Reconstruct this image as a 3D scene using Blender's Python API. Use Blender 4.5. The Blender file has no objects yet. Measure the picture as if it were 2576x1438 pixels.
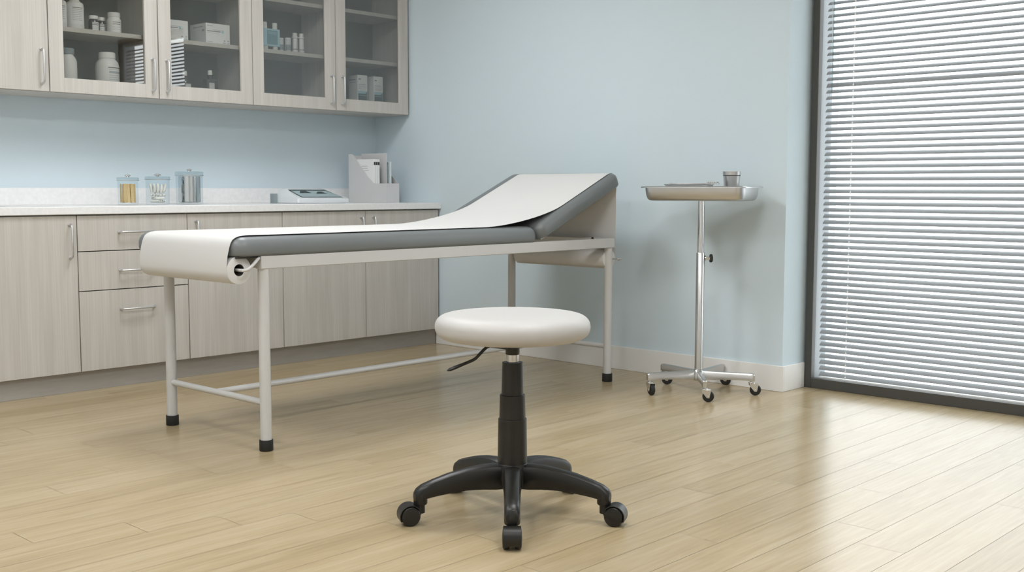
import bpy, bmesh, math, random
from mathutils import Vector, Matrix
random.seed(7)
PI = math.pi
C = bpy.context.scene.collection
SC = bpy.context.scene

# ------------------------------------------------------------------ camera
F_PX, PITCH, YAW, ROLL = 2800.2, 0.0870864, 0.7552286, 0.0019225
fw = Vector((math.cos(YAW)*math.cos(PITCH), math.sin(YAW)*math.cos(PITCH), -math.sin(PITCH)))
rt = Vector((math.sin(YAW), -math.cos(YAW), 0)); up = rt.cross(fw)
r2 = rt*math.cos(ROLL)+up*math.sin(ROLL); u2 = -rt*math.sin(ROLL)+up*math.cos(ROLL)
cam = bpy.data.cameras.new('camera'); co = bpy.data.objects.new('camera', cam); C.objects.link(co)
m = Matrix((r2, u2, -fw)).transposed().to_4x4(); m.translation = (0, 0, 1.0)
co.matrix_world = m
cam.sensor_width = 36; cam.lens = F_PX/2576*36; cam.clip_start = 0.05
cam.dof.use_dof = True; cam.dof.focus_distance = 3.6; cam.dof.aperture_fstop = 11
SC.camera = co

# ------------------------------------------------------------------ daylight, exposure
w = bpy.data.worlds.new('overcast_sky'); SC.world = w; w.use_nodes = True
bg = w.node_tree.nodes['Background']
bg.inputs[0].default_value = (0.94, 0.975, 1.0, 1); bg.inputs[1].default_value = 4.3
SC.view_settings.view_transform = 'Standard'; SC.view_settings.look = 'None'
SC.view_settings.exposure = 0.0; SC.view_settings.gamma = 1.0
SC.view_settings.use_curve_mapping = False
LAMP = 29.0            # emission of the ceiling light diffusers
LAMPS = [(3.0, 4.2), (0.8, 3.6), (2.6, 1.7), (0.5, 1.7), (1.8, -0.7)]

# ------------------------------------------------------------------ materials
def lin(c):
    return tuple(((v/255)/12.92 if v/255 <= .04045 else ((v/255+.055)/1.055)**2.4) for v in c)+(1,)
def base(name):
    mt = bpy.data.materials.new(name); mt.use_nodes = True
    return mt, mt.node_tree, mt.node_tree.nodes['Principled BSDF']
def mat(name, rgb, rough=.5, metal=0., spec=.5, bump=0., bscale=200, stretch=(1, 1, 1), vary=0., coat=0.):
    mt, nt, b = base(name)
    b.inputs['Base Color'].default_value = lin(rgb)
    b.inputs['Roughness'].default_value = rough; b.inputs['Metallic'].default_value = metal
    b.inputs['Specular IOR Level'].default_value = spec; b.inputs['Coat Weight'].default_value = coat
    tc = nt.nodes.new('ShaderNodeTexCoord'); mp = nt.nodes.new('ShaderNodeMapping')
    mp.inputs['Scale'].default_value = stretch
    nt.links.new(tc.outputs['Object'], mp.inputs[0])
    nz = nt.nodes.new('ShaderNodeTexNoise'); nz.inputs['Scale'].default_value = bscale
    nz.inputs['Detail'].default_value = 3
    nt.links.new(mp.outputs[0], nz.inputs['Vector'])
    if vary:
        rp = nt.nodes.new('ShaderNodeValToRGB')
        c = lin(rgb); rp.color_ramp.elements[0].position = .3; rp.color_ramp.elements[1].position = .7
        rp.color_ramp.elements[0].color = tuple(v*(1-vary) for v in c[:3])+(1,)
        rp.color_ramp.elements[1].color = tuple(min(1, v*(1+vary)) for v in c[:3])+(1,)
        nt.links.new(nz.outputs['Fac'], rp.inputs[0]); nt.links.new(rp.outputs[0], b.inputs['Base Color'])
    if bump:
        bp = nt.nodes.new('ShaderNodeBump'); bp.inputs['Strength'].default_value = bump
        bp.inputs['Distance'].default_value = .002
        nt.links.new(nz.outputs['Fac'], bp.inputs['Height']); nt.links.new(bp.outputs[0], b.inputs['Normal'])
    return mt

def wood_mat(name, rgb):
    """pale laminate with fine vertical grain"""
    mt, nt, b = base(name)
    tc = nt.nodes.new('ShaderNodeTexCoord')
    def noise(sc, stretch, det=4):
        mp = nt.nodes.new('ShaderNodeMapping'); mp.inputs['Scale'].default_value = stretch
        nt.links.new(tc.outputs['Object'], mp.inputs[0])
        n = nt.nodes.new('ShaderNodeTexNoise'); n.inputs['Scale'].default_value = sc; n.inputs['Detail'].default_value = det
        nt.links.new(mp.outputs[0], n.inputs['Vector']); return n
    n1 = noise(150, (1, 1, .018)); n2 = noise(24, (1, 1, .05))
    ad = nt.nodes.new('ShaderNodeMath'); ad.operation = 'ADD'
    nt.links.new(n1.outputs['Fac'], ad.inputs[0]); nt.links.new(n2.outputs['Fac'], ad.inputs[1])
    mu = nt.nodes.new('ShaderNodeMath'); mu.operation = 'MULTIPLY'; mu.inputs[1].default_value = .5
    nt.links.new(ad.outputs[0], mu.inputs[0])
    rp = nt.nodes.new('ShaderNodeValToRGB'); c = lin(rgb)
    rp.color_ramp.elements[0].position = .34; rp.color_ramp.elements[1].position = .66
    rp.color_ramp.elements[0].color = (c[0]*.89, c[1]*.88, c[2]*.86, 1)
    rp.color_ramp.elements[1].color = tuple(min(1, v*1.08) for v in c[:3])+(1,)
    nt.links.new(mu.outputs[0], rp.inputs[0]); nt.links.new(rp.outputs[0], b.inputs['Base Color'])
    b.inputs['Roughness'].default_value = .5; b.inputs['Specular IOR Level'].default_value = .35
    return mt

def floor_mat():
    mt, nt, b = base('oak_planks')
    tc = nt.nodes.new('ShaderNodeTexCoord'); at = nt.nodes.new('ShaderNodeAttribute'); at.attribute_name = 'tone'
    cm = nt.nodes.new('ShaderNodeCombineXYZ')
    m1 = nt.nodes.new('ShaderNodeMath'); m1.operation = 'MULTIPLY'; m1.inputs[1].default_value = 37.
    nt.links.new(at.outputs['Fac'], m1.inputs[0])
    nt.links.new(m1.outputs[0], cm.inputs[0]); nt.links.new(m1.outputs[0], cm.inputs[2])
    av = nt.nodes.new('ShaderNodeVectorMath'); av.operation = 'ADD'
    nt.links.new(tc.outputs['Object'], av.inputs[0]); nt.links.new(cm.outputs[0], av.inputs[1])
    def noise(sc, stretch, det, rough=.6, dist=0.):
        mp = nt.nodes.new('ShaderNodeMapping'); mp.inputs['Scale'].default_value = stretch
        nt.links.new(av.outputs[0], mp.inputs[0])
        n = nt.nodes.new('ShaderNodeTexNoise'); n.inputs['Scale'].default_value = sc
        n.inputs['Detail'].default_value = det; n.inputs['Roughness'].default_value = rough
        n.inputs['Distortion'].default_value = dist
        nt.links.new(mp.outputs[0], n.inputs['Vector']); return n
    g1 = noise(10, (.16, 1.6, 1), 7, .62, .6); g2 = noise(75, (.05, 1, 1), 4, .65)
    mx = nt.nodes.new('ShaderNodeMath'); mx.operation = 'MULTIPLY_ADD'; mx.inputs[1].default_value = .55
    nt.links.new(g2.outputs['Fac'], mx.inputs[0])
    m3 = nt.nodes.new('ShaderNodeMath'); m3.operation = 'MULTIPLY_ADD'; m3.inputs[1].default_value = .6
    nt.links.new(g1.outputs['Fac'], m3.inputs[0])
    m4 = nt.nodes.new('ShaderNodeMath'); m4.operation = 'MULTIPLY'; m4.inputs[1].default_value = .16
    nt.links.new(at.outputs['Fac'], m4.inputs[0]); nt.links.new(m4.outputs[0], m3.inputs[2])
    nt.links.new(m3.outputs[0], mx.inputs[2])
    rp = nt.nodes.new('ShaderNodeValToRGB'); el = rp.color_ramp.elements
    el[0].position = .36; el[0].color = lin((154, 136, 105)); el[1].position = .92; el[1].color = lin((188, 171, 141))
    e = el.new(.62); e.color = lin((173, 154, 120))
    nt.links.new(mx.outputs[0], rp.inputs[0]); nt.links.new(rp.outputs[0], b.inputs['Base Color'])
    b.inputs['Specular IOR Level'].default_value = .42
    rr = nt.nodes.new('ShaderNodeMapRange'); rr.inputs['To Min'].default_value = .215; rr.inputs['To Max'].default_value = .225
    nt.links.new(g2.outputs['Fac'], rr.inputs['Value']); nt.links.new(rr.outputs[0], b.inputs['Roughness'])
    bp = nt.nodes.new('ShaderNodeBump'); bp.inputs['Strength'].default_value = .004; bp.inputs['Distance'].default_value = .001
    nt.links.new(mx.outputs[0], bp.inputs['Height']); nt.links.new(bp.outputs[0], b.inputs['Normal'])
    return mt

def glass_mat(name, tint=(245, 250, 250), refl=1.0, alpha=0.):
    mt = bpy.data.materials.new(name); mt.use_nodes = True; nt = mt.node_tree
    nt.nodes.clear(); o = nt.nodes.new('ShaderNodeOutputMaterial')
    t = nt.nodes.new('ShaderNodeBsdfTransparent'); t.inputs[0].default_value = lin(tint)
    g = nt.nodes.new('ShaderNodeBsdfGlossy'); g.inputs['Roughness'].default_value = .01
    fr = nt.nodes.new('ShaderNodeFresnel'); fr.inputs[0].default_value = 1.5
    mu = nt.nodes.new('ShaderNodeMath'); mu.operation = 'MULTIPLY'; mu.inputs[1].default_value = refl; mu.use_clamp = True
    ge = nt.nodes.new('ShaderNodeNewGeometry'); nb = nt.nodes.new('ShaderNodeMath'); nb.operation = 'SUBTRACT'
    nb.inputs[0].default_value = 1.; nt.links.new(ge.outputs['Backfacing'], nb.inputs[1])
    fm = nt.nodes.new('ShaderNodeMath'); fm.operation = 'MULTIPLY'
    nt.links.new(fr.outputs[0], fm.inputs[0]); nt.links.new(nb.outputs[0], fm.inputs[1])
    nt.links.new(fm.outputs[0], mu.inputs[0])
    mx = nt.nodes.new('ShaderNodeMixShader')
    nt.links.new(mu.outputs[0], mx.inputs[0]); nt.links.new(t.outputs[0], mx.inputs[1]); nt.links.new(g.outputs[0], mx.inputs[2])
    nt.links.new(mx.outputs[0], o.inputs[0]); return mt
def emit_mat(name, s):
    mt = bpy.data.materials.new(name); mt.use_nodes = True; nt = mt.node_tree; nt.nodes.clear()
    o = nt.nodes.new('ShaderNodeOutputMaterial'); e = nt.nodes.new('ShaderNodeEmission')
    e.inputs[0].default_value = (.965, .985, 1.0, 1); e.inputs[1].default_value = s
    nt.links.new(e.outputs[0], o.inputs[0]); return mt

M = dict(
 wall=mat('blue_paint', (207, 221, 228), .75, spec=.25, bump=.12, bscale=420, stretch=(1, 1, .25)),
 white_wall=mat('white_paint', (240, 241, 242), .8, spec=.2),
 baseboard=mat('baseboard_paint', (232, 231, 228), .4),
 lam=wood_mat('greige_laminate', (197, 193, 187)),
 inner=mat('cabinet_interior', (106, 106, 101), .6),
 kick=mat('plinth_laminate', (165, 161, 154), .55, vary=.05, bscale=60, stretch=(.1, 1, 1)),
 gap=mat('dark_gap', (60, 60, 56), .8),
 quartz=mat('white_quartz', (238, 238, 238), .3, vary=.035, bscale=60),
 steel=mat('brushed_steel', (206, 206, 206), .3, 1.),
 chrome=mat('chrome', (215, 215, 215), .12, 1.),
 handle=mat('satin_nickel', (215, 215, 216), .42, 1.),
 alu=mat('polished_aluminium', (205, 204, 202), .26, 1.),
 frame=mat('window_anthracite', (72, 71, 67), .5),
 jamb=mat('pale_window_reveal', (134, 138, 141), .6, vary=.04, bscale=30),
 slat=mat('slat_enamel', (150, 153, 155), .45, spec=.3),
 cord=mat('white_cord', (240, 240, 240), .6),
 rubber=mat('black_rubber', (22, 22, 20), .55),
 plastic=mat('black_plastic', (24, 23, 20), .38, bump=.05, bscale=900),
 vinyl=mat('grey_vinyl', (113, 117, 118), .38, bump=.06, bscale=700),
 enamel=mat('white_enamel', (200, 199, 197), .35),
 paper=mat('exam_paper', (214, 213, 211), .7, spec=.2, bump=.04, bscale=500),
 seat=mat('white_leatherette', (188, 186, 183), .5, bump=.05, bscale=800),
 white=mat('white_plastic', (226, 226, 224), .4),
 label=mat('label_paper', (232, 233, 232), .6),
 ink=mat('printed_ink', (95, 95, 95), .6),
 inkred=mat('brown_ink', (128, 104, 84), .6),
 inkpale=mat('pale_grey_ink', (170, 176, 182), .6),
 amber=mat('dark_glass', (52, 48, 44), .15),
 smoke=mat('smoked_bottle_glass', (70, 70, 66), .15),
 cardboard=mat('white_carton', (232, 233, 233), .6),
 teal=mat('teal_print', (74, 92, 98), .6, vary=.25, bscale=400),
 lblue=mat('light_blue_print', (170, 205, 218), .55),
 mblue=mat('mid_blue_print', (120, 156, 168), .55),
 tan=mat('tan_print', (158, 150, 138), .6),
 grey=mat('light_grey_plastic', (206, 206, 206), .45),
 greylid=mat('grey_blue_cap', (140, 152, 156), .45),
 folder=mat('pale_blue_folder', (188, 206, 212), .55),
 device=mat('device_plastic', (222, 227, 230), .35),
 tray=mat('blue_grey_tray', (168, 186, 190), .25),
 traydark=mat('dark_recess', (58, 72, 74), .4),
 stick=mat('birch_wood', (214, 184, 132), .6, vary=.08, bscale=120),
 cotton=mat('cotton_white', (236, 232, 222), .9),
 glass=glass_mat('cabinet_glass', (243, 243, 241), 4.6),
 jar=glass_mat('jar_glass', (250, 252, 253), .8),
 lidglass=glass_mat('jar_lid_glass', (236, 242, 244), 1.2),
 pane=glass_mat('window_glass', (248, 250, 250), 1.0),
 wand=glass_mat('clear_acrylic', (232, 235, 235), 2.0),
 tube=mat('roll_core', (62, 58, 54), .8),
 lamp=emit_mat('led_diffuser', LAMP),
 floor=floor_mat(), groove=mat('plank_groove', (140, 124, 100), .7),
)

# ------------------------------------------------------------------ mesh helpers
def V(*a): return Vector(a)
def box(bm, x0, x1, y0, y1, z0, z1):
    v = [bm.verts.new((x, y, z)) for z in (z0, z1) for y in (y0, y1) for x in (x0, x1)]
    for f in ((0, 2, 3, 1), (4, 5, 7, 6), (0, 1, 5, 4), (2, 6, 7, 3), (0, 4, 6, 2), (1, 3, 7, 5)):
        bm.faces.new([v[i] for i in f])
def basis(d):
    d = d.normalized(); a = V(0, 0, 1) if abs(d.z) < .9 else V(1, 0, 0)
    x = d.cross(a).normalized(); return x, d.cross(x).normalized()
def rings(bm, rs, cap0=True, cap1=True, closed=False):
    vs = [[bm.verts.new(p) for p in r] for r in rs]; n = len(vs[0])
    k = len(vs); rg = range(k if closed else k-1)
    for i in rg:
        a, b = vs[i], vs[(i+1) % k]
        for j in range(n):
            bm.faces.new((a[j], a[(j+1) % n], b[(j+1) % n], b[j]))
    if not closed:
        if cap0: bm.faces.new(vs[0][::-1])
        if cap1: bm.faces.new(vs[-1])
def cyl(bm, p0, p1, r0, r1=None, seg=24, caps=True):
    p0, p1 = Vector(p0), Vector(p1); r1 = r0 if r1 is None else r1; x, y = basis(p1-p0)
    rings(bm, [[p+x*(r*math.cos(2*PI*i/seg))+y*(r*math.sin(2*PI*i/seg)) for i in range(seg)] for p, r in ((p0, r0), (p1, r1))], caps, caps)
def lathe(bm, prof, c=(0, 0, 0), seg=40, cap0=True, cap1=True, closed=False):
    c = Vector(c)
    rings(bm, [[c+V(r*math.cos(2*PI*i/seg), r*math.sin(2*PI*i/seg), z) for i in range(seg)] for r, z in prof], cap0, cap1, closed)
def tube(bm, pts, r, seg=12, rr=None, flat=1.):
    pts = [Vector(p) for p in pts]; n = len(pts); out = []; ref = None
    for i, p in enumerate(pts):
        d = (pts[min(i+1, n-1)]-pts[max(i-1, 0)]).normalized()
        if ref is None: x, y = basis(d)
        else:
            x = (ref-d*ref.dot(d)).normalized(); y = d.cross(x)
        ref = x; q = rr[i] if rr else r
        out.append([p+x*(q*math.cos(2*PI*k/seg))+y*(q*flat*math.sin(2*PI*k/seg)) for k in range(seg)])
    rings(bm, out)
def prism(bm, poly, axis, a0, a1):
    """poly: 2D points; axis 'x': (y,z), 'y': (x,z), 'z': (x,y)"""
    def P(p, a): return V(a, p[0], p[1]) if axis == 'x' else V(p[0], a, p[1]) if axis == 'y' else V(p[0], p[1], a)
    rings(bm, [[P(p, a0) for p in poly], [P(p, a1) for p in poly]])
def rrect(x0, x1, y0, y1, r, seg=6):
    r = max(r, 1e-4); out = []
    for cx, cy, a in ((x1-r, y1-r, 0), (x0+r, y1-r, PI/2), (x0+r, y0+r, PI), (x1-r, y0+r, 1.5*PI)):
        for i in range(seg+1):
            t = a+PI/2*i/seg; out.append((cx+r*math.cos(t), cy+r*math.sin(t)))
    return out
def cushion(bm, x0, x1, y0, y1, R, prof, seg=8, xf=None):
    """stack of inset rounded rectangles; prof = [(inset, z)]"""
    rs = []
    for d, z in prof:
        pts = [V(p[0], p[1], z) for p in rrect(x0+d, x1-d, y0+d, y1-d, max(R-d, .002), seg)]
        if xf: pts = [xf(p) for p in pts]
        rs.append(pts)
    rings(bm, rs)
def obj(name, bm, mt, parent=None, bevel=0., bseg=2, ang=38, sub=0):
    bmesh.ops.recalc_face_normals(bm, faces=bm.faces)
    for f in bm.faces: f.smooth = True
    for e in bm.edges:
        if len(e.link_faces) == 2:
            try: a = e.calc_face_angle()
            except Exception: a = 0
            if a > math.radians(ang): e.smooth = False
    me = bpy.data.meshes.new(name); bm.to_mesh(me); bm.free()
    for q in (mt if isinstance(mt, (list, tuple)) else [mt]): me.materials.append(q)
    o = bpy.data.objects.new(name, me); C.objects.link(o)
    if parent: o.parent = parent
    if bevel:
        b = o.modifiers.new('bevel', 'BEVEL'); b.width = bevel; b.segments = bseg; b.limit_method = 'ANGLE'; b.angle_limit = math.radians(40)
    return o
def B(): return bmesh.new()
def thing(name, label, cat, loc=(0, 0, 0), rotz=0, group=None):
    o = bpy.data.objects.new(name, None); C.objects.link(o); o.empty_display_size = .05
    o.location = loc; o.rotation_euler = (0, 0, rotz); o['label'] = label; o['category'] = cat
    if group: o['group'] = group
    return o
def tag(o, label, cat, group=None):
    o['label'] = label; o['category'] = cat
    if group: o['group'] = group
    return o
def struct(name, bm, mt, parent=None, label=None, **k):
    o = obj(name, bm, mt, parent, **k)
    if not parent: o['kind'] = 'structure'
    if label: o['label'] = label
    return o
def dup(root, loc, rotz=None, label=None, group=None):
    r = root.copy(); C.objects.link(r); r.location = loc
    if rotz is not None: r.rotation_euler = (0, 0, rotz)
    if label: r['label'] = label
    if group: r['group'] = group
    for ch in list(root.children):
        c = ch.copy(); C.objects.link(c); c.parent = r
        for g in ch.children:
            d = g.copy(); C.objects.link(d); d.parent = c
    return r

# ------------------------------------------------------------------ the room
XW, YW, ZC = 4.89, 5.87, 2.8          # blue wall, cabinet wall, ceiling
XL, YF = -1.1, -1.8                   # unseen left and front walls
WX = 5.105                            # window wall face
WY0, WY1, WZ1 = 1.27, 2.753, 2.36    # dark frame outline
PW, PY = .1404, 1.264                 # plank pitch and one seam
known = {}
for y, x in ((3.15, 1.31), (3.01, 1.583), (3.58, 1.60), (3.46, 2.088), (3.32, 2.32), (2.88, 1.81), (2.735, 1.99), (4.17, 1.978),
             (2.05, 3.066), (1.915, 3.357), (1.48, 3.068), (1.33, 2.924), (1.78, 3.884), (1.22, 3.60)):
    known[math.floor((y-PY)/PW)] = x
bm = B(); g = .00055
tones = []
r0 = math.floor((YF-PY)/PW); r1 = math.ceil((YW-PY)/PW)
for r in range(r0, r1):
    ya, yb = max(YF, PY+r*PW), min(YW, PY+(r+1)*PW)
    L = 1.235; xe = known.get(r, random.uniform(0, L)); x = xe-L*math.ceil((xe-XL)/L)
    while x < 5.2:
        xa, xb = max(x, XL), min(x+L, 5.2)
        if xb-xa > .01:
            vs = [bm.verts.new(p) for p in ((xa+g, ya+g, 0), (xb-g, ya+g, 0), (xb-g, yb-g, 0), (xa+g, yb-g, 0))]
            bm.faces.new(vs); tones.append(random.random())
        x += L
nf = len(tones)
vs = [bm.verts.new(p) for p in ((XL, YF, -.0015), (5.2, YF, -.0015), (5.2, YW, -.0015), (XL, YW, -.0015))]
f = bm.faces.new(vs); f.material_index = 1
box(bm, XL, 5.2, YF, YW, -.08, -.004)
fl = struct('floor', bm, [M['floor'], M['groove']])
at = fl.data.attributes.new('tone', 'FLOAT', 'FACE')
for i in range(len(fl.data.polygons)): at.data[i].value = tones[i] if i < nf else .5
bm = B(); box(bm, XL-.1, 5.4, YF-.1, YW+.1, ZC, ZC+.08); struct('ceiling', bm, M['white_wall'])
bm = B(); box(bm, XL-.1, 5.4, YW, YW+.1, 0, ZC); struct('wall_back', bm, M['wall'])
bm = B(); box(bm, XW, 5.4, WY1+.012, YW, 0, ZC); struct('wall_right', bm, M['wall'])
bm = B(); box(bm, WX, 5.24, WY0, WY1+.012, WZ1, ZC); box(bm, WX, 5.24, YF, WY0, 0, ZC)
struct('wall_window', bm, M['wall'])
bm = B(); box(bm, XL-.1, XL, YF-.1, YW, 0, ZC); struct('wall_left', bm, M['white_wall'])
bm = B(); box(bm, XL, 5.4, YF-.1, YF, 0, ZC); struct('wall_front', bm, M['white_wall'])
BH = .128
bm = B(); box(bm, XW-.012, XW, WY1, 5.27, 0, BH); box(bm, XW, WX-.012, WY1, WY1+.012, 0, BH)
struct('baseboard_right', bm, M['baseboard'], bevel=.002)
bm = B(); box(bm, WX-.012, WX, YF, WY0, 0, BH); struct('baseboard_window', bm, M['baseboard'], bevel=.002)

# window: dark surround, pale reveal, pane
wi = bpy.data.objects.new('window_1', None); C.objects.link(wi); wi.location = (WX, WY1, 0); wi['kind'] = 'structure'
def wloc(o): o.location = (-WX, -WY1, 0); return o
fx0, fx1 = WX-.012, WX+.022
bm = B()
box(bm, fx0, fx1, WY1-.036, WY1, 0, WZ1); box(bm, fx0, fx1, WY0, WY0+.036, 0, WZ1)
box(bm, fx0, fx1, WY0+.036, WY1-.036, 0, .05); box(bm, fx0, fx1, WY0+.036, WY1-.036, WZ1-.04, WZ1)
wloc(struct('window_frame', bm, M['frame'], wi, bevel=.002))
bm = B(); gx = 5.212
box(bm, fx1, 5.24, WY1-.036, WY1+.012, .0, WZ1); box(bm, fx1, 5.24, WY0, WY0+.036, 0, WZ1)
box(bm, fx1, 5.24, WY0+.036, WY1-.036, WZ1-.04, WZ1)
wloc(struct('window_reveal', bm, M['jamb'], wi))
bm = B(); box(bm, fx1, 5.24, WY0+.036, WY1-.036, 0, .045)
wloc(struct('window_sill', bm, M['jamb'], wi))
bm = B(); box(bm, gx, gx+.006, WY0+.036, WY1-.036, .045, WZ1-.04)
wloc(struct('window_pane', bm, M['pane'], wi))

# ceiling lights (the lamps that light the room)
for i, (x, y) in enumerate(LAMPS):
    where = ['over the exam table', 'left of the exam table', 'over the stool', 'over the empty floor left of the stool', 'near the front wall'][i]
    t = thing('ceiling_light', 'square white recessed ceiling light panel '+where, 'ceiling light', (x, y, ZC), 0, 'recessed ceiling light panels')
    bm = B(); s = .33
    for a in ((-s, s, -s, -s+.03), (-s, s, s-.03, s), (-s, -s+.03, -s+.03, s-.03), (s-.03, s, -s+.03, s-.03)): box(bm, *a, -.02, -.0005)
    obj('frame', bm, M['white'], t)
    bm = B(); box(bm, -s+.03, s-.03, -s+.03, s-.03, -.012, -.001); obj('diffuser', bm, M['lamp'], t)

# ------------------------------------------------------------------ venetian blind
bl = thing('venetian_blind', 'pale grey venetian blind with open slats in the tall dark-framed window', 'blind', (5.145, 2.70, .0))
SY0, SY1 = 1.335-2.70, -.004
pitch = .030716; z0s = .0714; nsl = int((WZ1-.075-z0s)/pitch)
bm = B()
for k in range(nsl):
    zc = z0s+pitch*k-.002; ang = math.radians(39 if k != 47 else 52); hw = .0143; th = .0009
    top, bot = [], []
    for j in range(7):
        s = -1+2*j/6; crown = .0022*(1-s*s)
        x = s*hw*math.cos(ang)-crown*math.sin(ang); z = s*hw*math.sin(ang)+crown*math.cos(ang)
        top.append((x, zc+z)); bot.append((x+th*math.sin(ang), zc+z-th*math.cos(ang)))
    poly = top+bot[::-1]
    rings(bm, [[V(p[0], y, p[1]) for p in poly] for y in (SY0, SY1)])
obj('slats', bm, M['slat'], bl, ang=50)
bm = B(); box(bm, -.018, .018, SY0, SY1, WZ1-.07, WZ1-.041); obj('head_rail', bm, M['slat'], bl, bevel=.002)
bm = B(); box(bm, -.012, .012, SY0, SY1, .0452, .056); obj('bottom_rail', bm, M['white'], bl, bevel=.002)
for yy in (2.55, 1.45):
    pts, rr_ = [V(-.0150, yy-2.70, .05)], [.0007]
    for k in range(nsl):
        zc = z0s+pitch*k-.0075
        for dz, q in ((-.006, .0007), (-.0042, .0030), (0, .0042), (.0042, .0030), (.006, .0007)): pts.append(V(-.0150, yy-2.70, zc+dz)); rr_.append(q)
    pts.append(V(-.0150, yy-2.70, WZ1-.06)); rr_.append(.0007)
    bm = B(); tube(bm, pts, .001, 8, rr=rr_); obj('ladder_cord', bm, M['cord'], bl)
    bm = B(); cyl(bm, (.0145, yy-2.70, .05), (.0145, yy-2.70, WZ1-.06), .0007, seg=6); obj('ladder_cord', bm, M['cord'], bl)
bm = B(); tube(bm, [(-.03, -.047, WZ1-.06), (-.03, -.047, 1.9), (-.03, -.047, 1.50)], .0042, seg=6); cyl(bm, (-.03, -.047, 1.475), (-.03, -.047, 1.50), .0065, .0045, seg=8)
obj('tilt_wand', bm, M['wand'], bl)
bm = B(); tube(bm, [(-.024, -.040, WZ1-.06), (-.024, -.036, 1.85), (-.022, -.038, 1.72)], .0016, seg=6); obj('pull_cord', bm, M['cord'], bl)

# ------------------------------------------------------------------ cabinets
def bar_handle(parent, p0, p1, out=.03, r=.0052):
    """bow handle: two feet and a straight bar standing off towards -y"""
    p0, p1 = Vector(p0), Vector(p1); d = (p1-p0).normalized(); o = V(0, -out, 0)
    pts = [p0, p0+o*.55, p0+o*.85+d*.004, p0+o+d*.014, p1+o-d*.014, p1+o*.85-d*.004, p1+o*.55, p1]
    bm = B(); tube(bm, pts, r, 12)
    for p in (p0, p1): cyl(bm, p, p+V(0, -.004, 0), r*1.6, seg=14)
    return obj('handle', bm, M['handle'], parent)
LY, LZ0, LZ1 = 5.24, .099, .867          # lower fronts
G = .0022
def door_panel(parent, name, x0, x1, z0, z1, y=LY, th=.019):
    bm = B(); box(bm, x0+G, x1-G, y, y+th, z0+G, z1-G)
    return obj(name, bm, M['lam'], parent, bevel=.0012)
def carcass(parent, x0, x1, y0, z0, z1, y1=YW-.003):
    bm = B(); t = .018
    box(bm, x0+.0005, x0+t, y0, y1, z0, z1); box(bm, x1-t, x1-.0005, y0, y1, z0, z1)
    box(bm, x0+t, x1-t, y0+.001, y1, z0, z0+t); box(bm, x0+t, x1-t, y1-.008, y1, z0+t, z1-t); box(bm, x0+t, x1-t, y0+.001, y1, z1-t, z1)
    return obj('carcass', bm, [M['lam']], parent)
def base_unit(name, label, x0, x1):
    t = thing(name, label, 'cabinet', (x0, LY, 0), 0); t['ox'] = x0
    c = carcass(t, 0, x1-x0, .0215, LZ0, .8705, YW-.003-LY)
    bm = B(); box(bm, .004, x1-x0-.004, .0205, .0213, LZ0+.004, .866); obj('gap_shade_sheet', bm, M['gap'], t)  # dark sheet behind the fronts, shade of the door gaps put into its colour
    return t
u = base_unit('base_cabinet', 'greige base cabinet at the left photo edge with one tall handled door', 1.893, 2.487)
d = door_panel(u, 'door', 0, .594, LZ0, LZ1, 0); bar_handle(d, (.556, 0, .664), (.556, 0, .823))
u = base_unit('drawer_cabinet', 'greige base cabinet with three stacked drawers behind the foot of the exam table', 2.487, 3.083)
for za, zb, zh in ((.690, LZ1, .782), (.4955, .690, .590), (LZ0, .4955, .396)):
    d = door_panel(u, 'drawer', 0, .596, za, zb, 0); bar_handle(d, (.216, 0, zh), (.391, 0, zh))
u = base_unit('base_cabinet', 'greige single-door base cabinet between the drawers and the corner cabinet', 3.083, 3.68)
d = door_panel(u, 'door', 0, .597, LZ0, LZ1, 0); bar_handle(d, (.05, 0, .664), (.05, 0, .828))
u = base_unit('corner_base_cabinet', 'greige double-door base cabinet against the blue wall, below the file organiser', 3.68, 4.876)
d = door_panel(u, 'door', 0, .598, LZ0, LZ1, 0); bar_handle(d, (.563, 0, .664), (.563, 0, .828))
d = door_panel(u, 'door', .598, 1.196, LZ0, LZ1, 0); bar_handle(d, (.656, 0, .664), (.656, 0, .828))
bm = B(); box(bm, 1.893, 4.876, 5.272, 5.29, .0005, .0985)
tag(obj('cabinet_plinth', bm, M['kick']), 'long grey toe kick board under the base cabinets', 'plinth')
t = thing('countertop', 'white stone countertop with low backsplash running along the base cabinets', 'countertop', (1.893, 5.225, .8715))
bm = B(); box(bm, 0, 2.996, 0, .642, 0, .0385); obj('slab', bm, M['quartz'], t, bevel=.003)
bm = B(); box(bm, 0, 2.996, .625, .6445, .0387, .128); obj('backsplash', bm, M['quartz'], t, bevel=.0015)

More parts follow.
